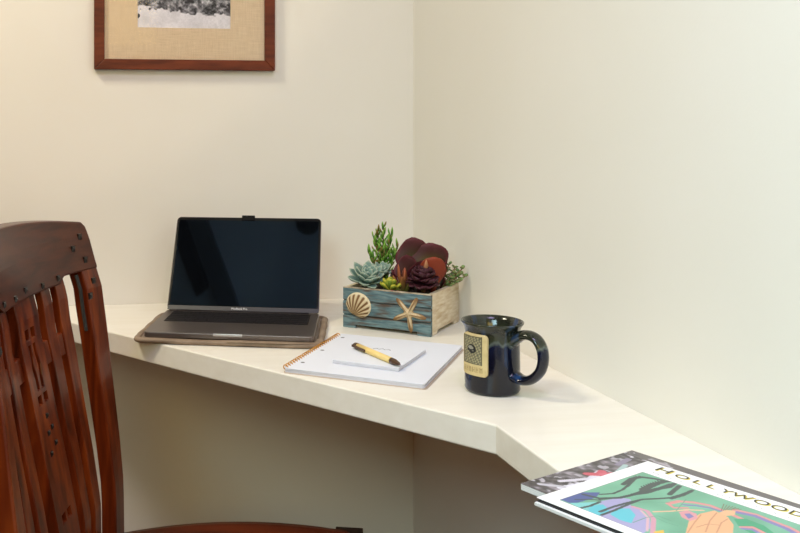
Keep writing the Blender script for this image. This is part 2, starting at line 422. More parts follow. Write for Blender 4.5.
bm = bmesh.new(); box(bm, .088,.216,.012,.090, LT-.0001, LT+.00015); link('trackpad', bm, 'alu', base_o, bevel=.0001)
bm = bmesh.new(); box(bm, .126,.178,-.0004,.004, LT-.0042, LT+.0002); link('opening_notch', bm, 'alu_edge', base_o, bevel=.0006)['label'] = 'bright lip for opening the lid'
AL = math.radians(32.3)
lid = bpy.data.objects.new('lid_pivot', None)
bpy.data.objects.remove(lid)
def lidpt(x, up, t):   # up along the lid from the hinge, t toward the viewer
    return (x, LD-.008+up*math.sin(AL)-t*math.cos(AL), LT+.0008+up*math.cos(AL)+t*math.sin(AL))
def lidprism(name, pts, t0, t1, m, parent, bevel=0):
    bm = bmesh.new(); prism(bm, pts, t0, t1)
    for v in bm.verts: v.co = Vector(lidpt(v.co.x, v.co.y, v.co.z))
    return link(name, bm, m, parent, bevel=bevel)
LH = .2085
lid = lidprism('lid', rrect(0,LW,0,LH,.009), -.0045, .0, 'alu', lap, .0008)
lidprism('bezel', rrect(.0012,LW-.0012,.0015,LH-.0012,.008), .0, .0005, 'bezel', lid)
lidprism('display', [(.0055,.0105),(LW-.0055,.0105),(LW-.0055,LH-.0075),(.0055,LH-.0075)], .0005, .00065, 'screen', lid)
lidprism('chin', [(.0012,.0010),(LW-.0012,.0010),(LW-.0012,.0098),(.0012,.0098)], .0004, .0008, 'hinge', lid)
tx = text_mesh('lettering', 'MacBook Pro', .0058, 'letter', lid, (0,0,0), (0,0,0), .00008, align='CENTER')
me = tx.data
for v in me.vertices: v.co = Vector(lidpt(LW/2-.006+v.co.x, .0036+v.co.y, .0009+v.co.z))
bm = bmesh.new()
tube(bm, [(.02,LD-.007,LT-.0015),(LW-.02,LD-.007,LT-.0015)], .0040, 10)
link('hinge', bm, 'keywell', lap, smooth=True)
cl = lidprism('webcam_cover', [(LW/2-.0140,LH-.0075),(LW/2+.0130,LH-.0075),(LW/2+.0130,LH+.0042),(LW/2-.0140,LH+.0042)], -.0065, .0022, 'clip', None, .0008)
cl.location = (*LLOC, DZ+.0101); cl.rotation_euler.z = LROT
tag(cl, 'small black webcam cover clipped on the top edge of the laptop screen', 'webcam cover')

# ------------------------------------------------------------------ spiral notebook, notepad, pen
nb = empty('spiral_notebook', (-.4350,-.6126,DZ), -.5927)
tag(nb, 'open white spiral notebook with golden wire coil beside the laptop and under a notepad', 'notebook')
NW, NL = .226, .2746
bm = bmesh.new(); prism(bm, rrect(.004,NW+.003,-.002,NL+.001,.006), .0003, .0012); link('back_cover', bm, 'card', nb)
bm = bmesh.new()
for k in range(7):
    dx = random.uniform(-.0012,.0012); dy = random.uniform(-.001,.001)
    prism(bm, rrect(.006,NW+dx,0+dy,NL+dy,.004), .0013+.00078*k, .0013+.00078*k+.0007)
link('page_block', bm, 'paper_edge', nb)
bm = bmesh.new(); prism(bm, rrect(.006,NW,0,NL,.004), .0069, .0075); link('top_page', bm, 'paper', nb)
for yy_ in (.045,.137,.244):
    bm = bmesh.new(); prism(bm, [(.0195+.0034*math.cos(a*PI/8), yy_+.0034*math.sin(a*PI/8)) for a in range(16)], .0074, .00765)
    link('punched_hole', bm, 'hole', nb)
bm = bmesh.new(); path = []
turns = 26
for i in range(turns*14):
    a = 2*PI*i/14; path.append((.0050+.0048*math.cos(a), .006+(NL-.012)*i/(turns*14), .0058+.0046*math.sin(a)))
tube(bm, path, .00085, 6)
link('wire_coil', bm, 'coil', nb, smooth=True)
NT = DZ+.0078
PR = -.653
padrot = PR
pad = empty('notepad', (-.3483,-.5994,NT), padrot)
tag(pad, 'small white notepad resting on the spiral notebook beneath a pen', 'notepad')
PW, PD = .109, .139
bm = bmesh.new()
for k in range(6):
    d = random.uniform(-.0005,.0005); box(bm, d,PW+d,-d,PD-d,.0001+.00085*k,.0001+.00085*k+.0008)
link('sheets', bm, 'paper_edge', pad)
bm = bmesh.new(); box(bm, 0,PW,0,PD,.0052,.0057); link('top_sheet', bm, 'paper', pad)
bm = bmesh.new()   # small printed flourish at the head of the pad
tube(bm, [(.030,.103,.0058),(.036,.108,.0058),(.040,.103,.0058),(.045,.111,.0058),(.050,.104,.0058),(.056,.109,.0058),(.060,.104,.0058)], .0009, 5, flat=.15)
link('printed_mark', bm, 'ink', pad)
# pen
PA, PB = Vector((-.2915,-.5247)), Vector((-.2584,-.6628))
pl = (PB-PA).length; ang = math.atan2(PB.y-PA.y, PB.x-PA.x)
pen = empty('ballpoint_pen', (PA.x,PA.y,NT+.0057+.0051), ang)
tag(pen, 'ballpoint pen with pale yellow barrel and dark brown clip lying on the notepad', 'pen')
def xlathe(prof, m, name, n=20):
    bm = bmesh.new(); lathe(bm, prof, n)
    for v in bm.verts: v.co = Vector((v.co.z, v.co.x, v.co.y))
    return link(name, bm, m, pen, smooth=True)
xlathe([(0,.012),(.0050,.0121),(.0052,.05),(.0050,pl-.024),(0,pl-.024)], 'pen', 'barrel')
xlathe([(0,pl-.0245),(.0051,pl-.0243),(.0049,pl-.015),(.0026,pl-.003),(.0012,pl-.001),(.0007,pl+.001),(0,pl+.001)], 'pen_dark', 'tip')
xlathe([(0,-.001),(.0024,0),(.0026,.004),(.0046,.0045),(.0052,.0135),(0,.0135)], 'pen_dark', 'clicker')
bm = bmesh.new(); box(bm, .004,.046,-.0074,-.0045,-.002,.0022); link('clip', bm, 'pen_dark', pen, bevel=.0009)

# ------------------------------------------------------------------ mug
mug = empty('mug', (-.1509,-.7567,DZ))
tag(mug, 'dark blue and olive glazed stoneware mug with tan badge standing on the desk', 'mug')
bm = bmesh.new()
prof = [(0,.0012),(.033,.0010),(.0345,.0004),(.0375,.0020),(.0392,.0055),(.0386,.010),(.0392,.016),(.0390,.04),(.0386,.065),(.0382,.078),(.0384,.086),(.0398,.093),(.0425,.0975),(.0441,.0995),(.0443,.1012),(.0436,.1022),(.0420,.1016),(.0392,.095),(.0358,.086),(.0350,.07),(.0350,.012),(.032,.0065),(0,.006)]
lathe(bm, prof, 72); mb = link('body', bm, 'glaze', mug, smooth=True)
# handle: ear shaped strap
CAMA = math.atan2(-.7567+2.0336, -.1509+.7272)+PI        # direction mug -> camera
hd = CAMA + math.radians(58)
bm = bmesh.new(); ctrl = [(.0335,.078),(.041,.0835),(.050,.0885),(.061,.0895),(.0715,.085),(.0785,.074),(.0805,.060),(.0775,.0455),(.0695,.034),(.059,.0265),(.048,.0245),(.0385,.0275),(.0345,.029)]
def catmull(P, n):
    out = []
    for i in range(len(P)-1):
        p0,p1,p2,p3 = P[max(i-1,0)],P[i],P[i+1],P[min(i+2,len(P)-1)]
        for j in range(n):
            t = j/n; out.append(tuple(.5*((2*b)+(-a+c)*t+(2*a-5*b+4*c-d)*t*t+(-a+3*b-3*c+d)*t**3) for a,b,c,d in zip(p0,p1,p2,p3)))
    out.append(P[-1]); return out
hp = catmull(ctrl, 5); rings = []; nn = 16
for i,(r,z) in enumerate(hp):
    t = Vector((hp[min(i+1,len(hp)-1)][0]-hp[max(i-1,0)][0], 0, hp[min(i+1,len(hp)-1)][1]-hp[max(i-1,0)][1])).normalized()
    nrm = Vector((-t.z,0,t.x)); s = i/(len(hp)-1)
    wd = .0120+.003*abs(2*s-1)**2; th = .0060+.003*abs(2*s-1)**6
    ring = []
    for k in range(nn):
        a = 2*PI*k/nn; q = Vector((r,0,z))+nrm*(th*math.sin(a))*(1-.12*math.cos(2*a))+Vector((0,1,0))*(wd*math.cos(a))
        ring.append(bm.verts.new((q.x*math.cos(hd)-q.y*math.sin(hd), q.x*math.sin(hd)+q.y*math.cos(hd), q.z)))
    rings.append(ring)
for A,B in zip(rings,rings[1:]):
    for k in range(nn): bm.faces.new((A[k],A[(k+1)%nn],B[(k+1)%nn],B[k]))
bm.faces.new(rings[0][::-1]); bm.faces.new(rings[-1])
link('handle', bm, 'glaze', mug, smooth=True)
# raised badge
nx, ny = 90, 130; BW, BZ0, BZ1 = .045, .0265, .0880
bc = CAMA - math.radians(40)
u = np.linspace(0,1,nx); v = np.linspace(0,1,ny); uu, vv = np.meshgrid(u,v)
img = np.zeros((ny,nx,3)); tan = np.array([206,186,134.]); img[:] = tan
img += (12*(fnoise(nx,ny,10)-.5))[...,None]
inner = (uu>.10)&(uu<.80)&(vv>.30)&(vv<.93)
sp = .5+.25*np.sin((uu*60+vv*40)+3*fnoise(nx,ny,9))+.25*np.sin(uu*45-vv*90+4*fnoise(nx,ny,7))
img[inner] = (np.array([92,90,74.])+(np.clip(sp,0,1)**1.2)[...,None]*np.array([86,78,52.]))[inner]
brd = ((np.abs(uu-.10)<.015)|(np.abs(uu-.80)<.02))&(vv>.28)&(vv<.95) | ((np.abs(vv-.30)<.010)|(np.abs(vv-.93)<.010))&(uu>.08)&(uu<.82)
img[brd] = (90,84,62)
em = (((uu-.45)/.17)**2+((vv-.64)/.11)**2 < 1+.5*(fnoise(nx,ny,6)-.5)); img[em] = (24,26,26)
em2 = (((uu-.42)/.10)**2+((vv-.665)/.045)**2 < 1+.8*(fnoise(nx,ny,5)-.5)); img[em2] = (150,148,134)
em3 = (((uu-.50)/.04)**2+((vv-.60)/.02)**2 < 1); img[em3] = (110,108,96)
relief = np.zeros((ny,nx))
for i in range(6):       # worn, unreadable raised characters under the emblem
    x0_ = .13+i*.125
    st = ((np.abs(uu-x0_)<.014)|(np.abs(uu-x0_-.06)<.014)|((np.abs(vv-(.16+.02*(i%3)))<.012)&(uu>x0_)&(uu<x0_+.06)))&(vv>.11)&(vv<.235)&(uu>x0_-.02)&(uu<x0_+.08)
    img[st] = (166,142,94); relief[st] = 1
rad = .0424
def bfn(a,b):
    i = min(int(round(a*(nx-1))),nx-1); j = min(int(round(b*(ny-1))),ny-1)
    th = bc+(a-.5)*BW/.039; z = BZ0+(BZ1-BZ0)*b
    dxe = max(0,abs(a-.5)*BW-(BW/2-.007)); dze = max(0,abs(b-.5)*(BZ1-BZ0)-((BZ1-BZ0)/2-.007)); d = math.hypot(dxe,dze)
    e = smoothstep(.0072,.0052,d) if False else 1-smoothstep(.0050,.0070,d)
    r = .0375+(rad-.0375)*e
    if inner[j,i]: r -= .0006
    r += .0005*relief[j,i]
    return (r*math.cos(th), r*math.sin(th), z)
bd = raster_mesh('badge', img, bfn, 'badge', mug)
for p in bd.data.polygons: p.use_smooth = True
bd['label'] = 'raised tan badge with speckled square and dark emblem'

# ------------------------------------------------------------------ planter box
PLR = -.6981; PLL = (-.2477,-.2968)
pb = empty('planter_box', (*PLL,DZ), PLR)
tag(pb, 'small blue distressed wooden planter box with shell and starfish, whitewashed sides, near the corner', 'planter')
QW, QD, QH, QT = .1757, .1633, .0774, .009
def panel(name, L_, m, fn):
    # outline with cut-away arch between the two feet
    pts = [(0,0),(.024,0),(.032,.0065),(L_-.032,.0065),(L_-.024,0),(L_,0),(L_,QH),(0,QH)]
    bm = bmesh.new(); prism(bm, pts, 0, QT)
    for v in bm.verts: v.co = Vector(fn(*v.co))
    return link(name, bm, m, pb, bevel=.0009)
# front panel of planks with real grooves
bm = bmesh.new()
zs = [.0065,.0242,.0258,.0515,.0530,QH]
for k,(a,b) in enumerate(((.0065,.0238),(.0260,.0514),(.0534,QH-.0012))):
    dy = (.0,-.0004,.0003)[k]; box(bm, 0,QW, dy,QT, a,b)
box(bm, 0,QW,.0040,QT-.0005,.0065,QH-.001)
box(bm, 0,.026,0,QT,0.0001,.0075); box(bm, QW-.026,QW,0,QT,0.0001,.0075)
rb = bmesh.new(); box(rb, 0,QW,.0003,QT,QH-.0012,QH+.0002); link('worn_top_edge', rb, 'rimwood', pb)
fp = link('front_panel', bm, 'blue', pb, bevel=.0008); fp['label'] = 'blue plank front'
sp_ = panel('side_panel', QD-QT-.0002, 'white', lambda x,y,z: (QW-z, QT+.0001+x, y)); sp_['label'] = 'whitewashed side'
panel('side_panel', QD-QT-.0002, 'white', lambda x,y,z: (z, QT+.0001+x, y))['label'] = 'whitewashed side'
panel('back_panel', QW-2*QT-.0004, 'white', lambda x,y,z: (QT+.0002+x, QD-z, y))
bm = bmesh.new(); box(bm, QT,QW-QT,QT,QD-QT,.008,.016); link('bottom_board', bm, 'white', pb)
# scallop shell
def shell_fn(a, b):    # a across the fan, b from hinge to lip
    th = (a-.5)*math.radians(156); r = .0445*b*max(.1,math.cos(th))**.62
    ribs = .0011*b*math.cos((a-.5)*2*PI*10)
    z = r*math.cos(th); x = r*math.sin(th)
    hgt = .0095*math.sin(PI*min(1,.08+b*.86))**.8*max(.15,math.cos(th))**.5+ribs*(1 if b>.12 else 0)
    if b > .985: hgt = .0
    return x, hgt, z
bm = bmesh.new(); na, nb_ = 132, 20
cc = []
vs = []
for j in range(nb_+1):
    row = []
    for i in range(na+1):
        x,h_,z = shell_fn(i/na, j/nb_)
        ca, sa = math.cos(-.42), math.sin(-.42)
        row.append(bm.verts.new((.0245+x*ca-z*sa, -.0005-h_, .0262+x*sa+z*ca)))
        rib = math.cos((i/na-.5)*2*PI*10)
        cc.append(lin_np(np.array(mixc((108,74,34),(222,206,170), smoothstep(-.9,.5,rib)*(.45+.5*j/nb_) if j<nb_-1 else 1))))
    vs.append(row)
for j in range(nb_):
    for i in range(na): bm.faces.new((vs[j][i],vs[j][i+1],vs[j+1][i+1],vs[j+1][i]))
bm.verts.index_update()
so = link('scallop_shell', bm, 'shell', pb, smooth=True); colour_mesh(so, np.array(cc)); so['label'] = 'cream ribbed scallop shell'
# starfish
bm = bmesh.new(); cc = []; vs = []
NA, NR = 100, 14
for j in range(NR+1):
    row = []
    for i in range(NA):
        th = 2*PI*i/NA; k5 = (math.cos(5*th)+1)/2
        R_ = .0098+.0252*k5**2.3*(1+.04*math.sin(th*2+1))
        r = R_*j/NR; ridge = k5**3
        hgt = .0075*(1-(j/NR)**2.2)*(.35+.65*max(ridge,1-j/NR*1.6 if j/NR<.6 else 0))
        a2 = th-PI/2+.13
        row.append(bm.verts.new((.1335+r*math.cos(a2), -.0004-hgt, .0395+r*math.sin(a2))))
        line = smoothstep(.93,.995,k5)*(1 if j > 1 else .6)
        lip = smoothstep(.7,1,j/NR)*.6
        base_c = mixc((224,206,168),(126,88,46), min(1,max(lip*1.2, .0)+.4*random.random()**2))
        cc.append(lin_np(np.array(mixc(base_c,(120,84,44), line*.85))))
    vs.append(row)
for j in range(NR):
    for i in range(NA):
        bm.faces.new((vs[j][i],vs[j][(i+1)%NA],vs[j+1][(i+1)%NA],vs[j+1][i]))
st = link('starfish', bm, 'fish', pb, smooth=True); colour_mesh(st, np.array(cc)); st['label'] = 'cream and tan starfish'

# soil
bm = bmesh.new()
def soilfn(a,b): return (QT+.0008+(QW-2*QT-.0016)*a, QT+.0008+(QD-2*QT-.0016)*b, .0690+.003*math.sin(a*9)*math.cos(b*8)+random.uniform(-.0012,.0012))
grid(bm, 50, 46, soilfn)
so = link('potting_soil', bm, 'soil', None, smooth=True, loc=(*PLL,DZ), rotz=PLR)
md = so.modifiers.new('s','SOLIDIFY'); md.thickness = -.012 if False else .012; md.offset = -1
tag(so, 'dark potting soil filling the blue planter box', 'soil', kind='stuff')

# ---- leaves
def add_leaf(bm, cc, base, yaw, pitch, L_, wid, thk, prof, ca, cb, bend=0, cup=0, roll=0, n=10, m=10, edge=None, mid=None, wave=0):
    """prof(t) relative width; pitch 0 flat, 90 deg upright; bend curls the leaf upward along its length"""
    d0 = pitch; p = Vector((0,0,0)); dl = L_/n; rings = []
    R3 = Matrix.Rotation(yaw,3,'Z'); Rr = Matrix.Rotation(roll,3,'X')
    cent = [(p.copy(), d0)]
    for i in range(n):
        a = d0+bend*(i+.5)/n; p = p+Vector((math.cos(a),0,math.sin(a)))*dl; cent.append((p.copy(), d0+bend*(i+1)/n))
    for i,(p,a) in enumerate(cent):
        t = i/n; w = wid*prof(t); up = Vector((-math.sin(a),0,math.cos(a)))
        hth = thk*(.35+.65*min(1,prof(t)*1.2))*(.25 if i in (0,n) else 1)
        ring = []
        for k in range(m):
            an = 2*PI*k/m; c_, s_ = math.cos(an), math.sin(an)
            q = p+Vector((0,1,0))*(w*c_)+up*(hth*s_ + cup*w*c_*c_ + wave*c_*math.sin(t*8+yaw*3)*min(1,t*2)) + Vector((0,1,0))*(wave*.8*math.sin(t*11+yaw)*c_*c_)
            ring.append(bm.verts.new(R3@(Rr@q)+Vector(base)))
            c = mixc(ca,cb,t)
            if edge is not None: c = mixc(c, edge, max(smoothstep(.72,.98,abs(c_)), smoothstep(.86,1,t)))
            if mid is not None: c = mixc(c, mid, (1-abs(c_))*smoothstep(0,.3,t)*(1-smoothstep(.55,.9,t)))
            cc.append(lin_np(np.array(c)))
        rings.append(ring)
    for A,B in zip(rings,rings[1:]):
        for k in range(m): bm.faces.new((A[k],A[(k+1)%m],B[(k+1)%m],B[k]))
    bm.faces.new(rings[0][::-1]); bm.faces.new(rings[-1])
spoon = lambda t: (.35+.65*math.sin(PI*min(1,(t*.62+.12))**1.6))*(1 if t<.8 else max(.04,math.sqrt(max(0,1-((t-.8)/.2)**2))))
def obov(t): return max(.05, (.22+.9*t**.9)*(1 if t<.72 else math.sqrt(max(0,1-((t-.72)/.285)**2))))
def lance(t): return max(.04, math.sin(PI*(t*.9+.08))**.8)
def disc(t): return max(.12, math.sqrt(max(0,1-((t-.52)/.50)**2)))
def disc2(t): return max(.10, (math.sqrt(max(0,1-((t-.60)/.40)**2)) if t > .6 else .18+.82*smoothstep(.05,.6,t)))
def lance2(t): return max(.05, (.42+.58*smoothstep(0,.55,t)) if t<.6 else (1-((t-.6)/.42)**1.8))
SZ = .066
def pw(lx, ly, z=SZ):    # planter coordinates -> room
    c_, s_ = math.cos(PLR), math.sin(PLR); return (PLL[0]+c_*lx-s_*ly, PLL[1]+s_*lx+c_*ly, DZ+z)
CR = PLR
# 1. upright needle-leaved sprig at the back left
def plant(name, lx, ly, z=SZ, rot=0): return empty(name, pw(lx,ly,z), rot)
p1 = plant('needle_succulent', .034,.116)
tag(p1, 'bright green needle-leaved succulent standing tallest at the back left of the planter', 'succulent')
bm = bmesh.new(); bs = bmesh.new(); cc = []
rnd = random.Random(11)
ax = Vector((math.cos(-YAW),math.sin(-YAW),0)); ay = Vector((-ax.y,ax.x,0))
for s,(dx,dy,hh_) in enumerate([(.002,0,.118),(-.016,.004,.098),(.018,.0,.102),(-.030,-.006,.070),(.010,-.010,.086),(.032,.004,.080),(-.008,.010,.106),(-.022,-.012,.058),(.024,-.012,.066),(-.004,-.014,.074)]):
    pth = [ax*(dx*(q/8)**1.2)+ay*(dy*q/8)+Vector((0,0,-.004+(hh_+.004)*q/8)) for q in range(9)]
    tube(bs, pth, .0013, 6)
    nl = int(hh_/.0034)
    for q in range(int(nl*.25),nl+1):
        t = min(.999,q/nl); i0 = min(7,int(t*8)); pos = pth[i0].lerp(pth[i0+1], t*8-i0)
        g = rnd.random(); ca = mixc((44,96,24),(84,138,40),g); cb = mixc((110,162,54),(168,196,100),g) if rnd.random()<.82 else (150,106,56)
        add_leaf(bm, cc, pos, q*2.4+s, .35+.6*t+rnd.uniform(-.15,.15), rnd.uniform(.017,.026)*(1-.25*t), .0027, .0017, lance, ca, cb, bend=.6, n=4, m=6)
o = link('leaves', bm, 'leafv', p1, smooth=True); colour_mesh(o, np.array(cc)); link('stem', bs, 'stem', p1, smooth=True)
# rosette maker
def rosette(name, lx, ly, z, label, layers, ca, cb, edge, m, wid_f=.42, thk=.0022, prof=spoon, mid=None, tilt=0, cup=.25, seed=1, sc=1, cc2=None, wave=0):
    p = plant(name, lx, ly, z); tag(p, label, 'succulent')
    bm = bmesh.new(); cc = []; rr = random.Random(seed); k = 0
    for (n_, L_, pit, bd_) in layers:
        for i in range(n_):
            k += 1; g = rr.random()
            A = mixc(ca, cc2 or ca, g); B = mixc(cb, A, .3*g)
            ll = L_*rr.uniform(.9,1.08)
            add_leaf(bm, cc, (0,0,.004), k*2.39996, math.radians(pit+rr.uniform(-6,6)), ll, ll*wid_f, thk, prof, A, B, bend=math.radians(bd_), cup=cup, n=8, m=10, edge=edge, mid=mid, wave=wave)
    o = link('leaves', bm, m, p, smooth=True); colour_mesh(o, np.array(cc))
    bs = bmesh.new(); tube(bs, [(0,0,-.012),(0,0,.006)], .0035, 8); link('stem', bs, 'stem', p, smooth=True)
    o.rotation_euler = (tilt, 0, 0)
    return p
rosette('blue_rosette_succulent', .032,.038,.080, 'large powdery blue-grey rosette succulent at the left end of the planter', [(7,.043,8,30),(8,.043,28,24),(8,.039,46,18),(7,.032,62,10),(6,.023,76,4)], (70,98,92),(112,142,132),(178,188,166),'leafm', .25, .0026, lance2, seed=3, cc2=(92,120,114), tilt=.42, cup=.35)
rosette('blue_rosette_succulent', .050,.072,.090, 'smaller blue-grey succulent just behind the large blue-grey rosette', [(7,.030,24,25),(7,.028,46,18),(6,.022,66,6)], (84,114,108),(126,152,140),(172,182,162),'leafm', .25, .0022, lance2, seed=5, cc2=(104,130,124), cup=.3, tilt=.3)
rosette('yellow_green_succulent', .087,.026,.070, 'low yellow-green fleshy succulent at the front middle of the planter', [(6,.025,26,30),(6,.027,52,20),(4,.024,74,8)], (62,92,36),(128,146,46),(196,184,60),'leafv', .26, .0036, spoon, seed=8, cc2=(92,120,44), cup=.1)
p4 = plant('orange_tipped_succulent', .106,.042); tag(p4, 'upright pointed succulent leaves blushing orange between the yellow-green and burgundy plants', 'succulent')
bm = bmesh.new(); cc = []
fc = -PI/2-YAW
for yaw_,pit,L_,c1,c2 in ((fc-1.7,76,.062,(84,74,40),(164,84,52)),(fc+1.2,80,.052,(88,92,44),(164,84,50)),(fc-1.4,58,.046,(70,90,40),(150,92,52)),(fc-.3,62,.044,(74,90,40),(142,84,46)),(fc+.8,56,.036,(64,86,36),(130,100,46)),(fc-.9,40,.032,(60,88,36),(110,110,46)),(fc+2.6,74,.055,(84,66,42),(140,70,50))):
    add_leaf(bm, cc, (0,0,-.004), yaw_, math.radians(pit), L_, L_*.15, .0032, lance, c1, c2, bend=.2, cup=.2)
o = link('leaves', bm, 'leafv', p4, smooth=True); colour_mesh(o, np.array(cc))
bs = bmesh.new(); tube(bs, [(0,0,-.012),(0,0,.004)], .004, 8); link('stem', bs, 'stem', p4, smooth=True)
p5 = plant('paddle_succulent', .130,.082); tag(p5, 'large dark red succulent with broad round paddle leaves rising at the planter centre', 'succulent')
bm = bmesh.new(); cc = []
RD, RD2 = (54,26,24),(72,32,32)
for du,dv,dz,pit,yaw_,L_,w_,mid_ in ((-.016,.010,.004,86,fc+PI,.106,.031,(74,78,36)),(.016,.000,.002,84,fc+PI,.098,.038,(100,108,44)),(-.030,-.010,.000,80,fc+PI+.3,.078,.022,(72,44,36)),(.034,.008,.004,74,fc+1.35,.060,.024,(74,70,44)),(-.004,-.008,.002,80,fc-.2,.066,.024,(66,34,30)),(-.040,.006,.0,66,fc-1.6,.050,.018,(80,50,40)),(.004,.020,.004,70,fc+PI,.085,.026,None)):
    add_leaf(bm, cc, tuple(ax*du+ay*dv+Vector((0,0,dz-.004))), yaw_, math.radians(pit), L_, w_, .0022, disc2, RD, RD2, bend=.18, cup=-.14, wave=.0042, n=18, m=18, edge=(92,34,42), mid=mid_)
o = link('leaves', bm, 'leafv', p5, smooth=True); colour_mesh(o, np.array(cc))
bs = bmesh.new(); tube(bs, [(0,0,-.012),(0,0,.01)], .006, 8); link('stem', bs, 'rstem', p5, smooth=True)
rosette('burgundy_rosette_succulent', .148,.034,.088, 'dark burgundy frilled rosette succulent at the front right of the planter', [(9,.034,-22,44),(9,.036,8,40),(9,.036,34,34),(8,.034,56,24),(6,.028,76,8)], (34,14,18),(56,22,28),(74,32,46),'leafv', .34, .0022, spoon, seed=9, cc2=(52,24,22), tilt=.12, cup=.3, wave=.0028)
p7 = plant('red_leaf_succulent', .157,.062); tag(p7, 'rusty red succulent leaf pair standing behind the burgundy rosette', 'succulent')
bm = bmesh.new(); cc = []
add_leaf(bm, cc, tuple(ax*.002+Vector((0,0,.004))), fc+PI, math.radians(84), .070, .0260, .0026, disc2, (100,38,24), (138,56,32), bend=.35, cup=-.25, n=14, m=16)
add_leaf(bm, cc, tuple(ax*-.016+ay*-.012+Vector((0,0,.026))), fc+.2, math.radians(80), .044, .0060, .0024, lance, (100,60,40), (182,128,88), bend=.15, n=8, m=8)
o = link('leaves', bm, 'leafv', p7, smooth=True); colour_mesh(o, np.array(cc))
p8 = plant('trailing_sprig_succulent', .158,.112); tag(p8, 'small round-leaved green sprigs leaning out at the right end of the planter', 'succulent')
bm = bmesh.new(); bs = bmesh.new(); cc = []
rnd = random.Random(5)
for dx,dy,hh_ in ((.036,-.006,.034),(.028,.004,.046),(.042,.004,.044),(.018,-.012,.026),(.016,.006,.052),(.034,-.012,.022),(.024,-.006,.036),(.046,-.004,.030)):
    pth = [ax*(dx*(q/6)**1.2)+ay*(dy*q/6)+Vector((0,0,-.003+(hh_+.003)*(q/6)**.8)) for q in range(7)]
    tube(bs, pth, .0010, 6)
    for q in range(2,7):
        for s in range(2 if q < 6 else 3):
            g = rnd.random()
            add_leaf(bm, cc, pth[q], q*1.57+s*3.1+rnd.random(), rnd.uniform(.1,.9), rnd.uniform(.0070,.0090), .0042, .0014, disc, mixc((58,92,48),(92,124,70),g), mixc((100,132,76),(132,160,98),g), bend=.3, n=5, m=8, edge=(132,116,74))
o = link('leaves', bm, 'leafv', p8, smooth=True); colour_mesh(o, np.array(cc)); link('stem', bs, 'rstem', p8, smooth=True)
# red gravel
for i,(lx,ly) in enumerate(((.094,.0165),(.112,.0150),(.104,.0195))):
    bm = bmesh.new(); bmesh.ops.create_icosphere(bm, subdivisions=2, radius=.0042-.0006*i)
    for v_ in bm.verts: v_.co *= random.uniform(.86,1.08); v_.co.z *= .7
    o = link('pebble', bm, 'stone', None, smooth=True, loc=pw(lx,ly,.0745))
    tag(o, 'tiny red pebble on the soil behind the front edge of the planter', 'pebble', 'red pebbles in the planter')

# ------------------------------------------------------------------ the two booklets at the right
def poly_mask(P, X, Y):
    inside = np.zeros(X.shape, bool); n = len(P); j = n-1
    for i in range(n):
        xi, yi = P[i]; xj, yj = P[j]
        c_ = ((yi > Y) != (yj > Y)) & (X < (xj-xi)*(Y-yi)/(yj-yi+1e-12)+xi)
        inside ^= c_; j = i
    return inside
def line_mask(P, w, X, Y):
    m_ = np.zeros(X.shape, bool)
    for k,((x0,y0),(x1,y1)) in enumerate(zip(P,P[1:])):
        dx, dy = x1-x0, y1-y0; t = np.clip(((X-x0)*dx+(Y-y0)*dy)/(dx*dx+dy*dy+1e-12),0,1)
        ww = w[k] if isinstance(w,(list,tuple)) else w
        m_ |= (X-x0-t*dx)**2+(Y-y0-t*dy)**2 < ww*ww
    return m_
# local frame: origin back corner, +x along the title edge (toward the viewer's right), -y toward the desk's front
MR = math.radians(-65.4)
low = empty('magazine', (-.1074,-1.0391,DZ), math.radians(-66.2))
tag(low, 'dark grey magazine with monochrome cover lying beneath the white magazine on the desk', 'magazine')
LWd, LDp = .225, .1905
bm = bmesh.new(); prism(bm, rrect(0,LWd,-LDp,0,.001,2), .0003, .0064); link('pages', bm, 'magpages', low)
nx, ny = 240, 260
X, Y = np.meshgrid(np.linspace(0,LWd,nx), np.linspace(-LDp,0,ny))
img = np.zeros((ny,nx,3)); img[:] = (96,90,92)
a_ = fnoise(nx,ny,16); b_ = fnoise(nx,ny,6); c2_ = fnoise(nx,ny,26)
zone = (X < .075+.02*(c2_-.5))&(Y < -.012+.02*(b_-.5))
d_ = fnoise(nx,ny,9)
tone = 66+80*np.clip((d_-.42)*2.0,0,1)+50*(b_-.5)+34*(fnoise(nx,ny,3)-.5)
art = np.stack([tone*1.02,tone*.97,tone*1.04],-1)
art[(a_>.70)&(b_>.5)] = (176,172,182)
art[(c2_>.70)&(b_<.55)] = (44,42,48)
img = np.where(zone[...,None], art, img)
for P_,w_,c_ in (([(.018,-.150),(.03,-.118),(.022,-.09)],.003,(210,206,220)),([(.03,-.165),(.036,-.13),(.030,-.105)],.0035,(220,218,230)),([(.012,-.175),(.03,-.16)],.003,(190,188,200)),([(.020,-.108),(.028,-.098),(.024,-.088)],.0045,(200,84,104)),([(.030,-.096),(.034,-.084)],.004,(206,100,120)),([(.034,-.075),(.026,-.05)],.003,(170,196,196)),([(.02,-.055),(.016,-.03)],.0035,(140,132,156))):
    img[line_mask(P_, w_, X, Y)&zone] = c_
img[((X-.0135)**2+(Y+.020)**2) < .0022**2] = (228,226,240)
img[((X-.007)**2+(Y+.006)**2) < .0010**2] = (220,218,230)
o = raster_mesh('front_cover', img, lambda a,b: (LWd*a, -LDp+LDp*b, .0067), 'print', low); md = o.modifiers.new('s','SOLIDIFY'); md.thickness = .0003
top = empty('magazine', (-.1196,-1.0893,DZ+.0071), MR)
tag(top, 'white-bordered magazine with green illustrated cover and yellow title lying on the dark one', 'magazine')
TW, TD = .207, .187
bm = bmesh.new(); prism(bm, [(.003,-TD-.007),(TW,-TD-.007),(TW,-.001),(.001,-.001)], .0002, .0030); link('pages', bm, 'magpages', top)
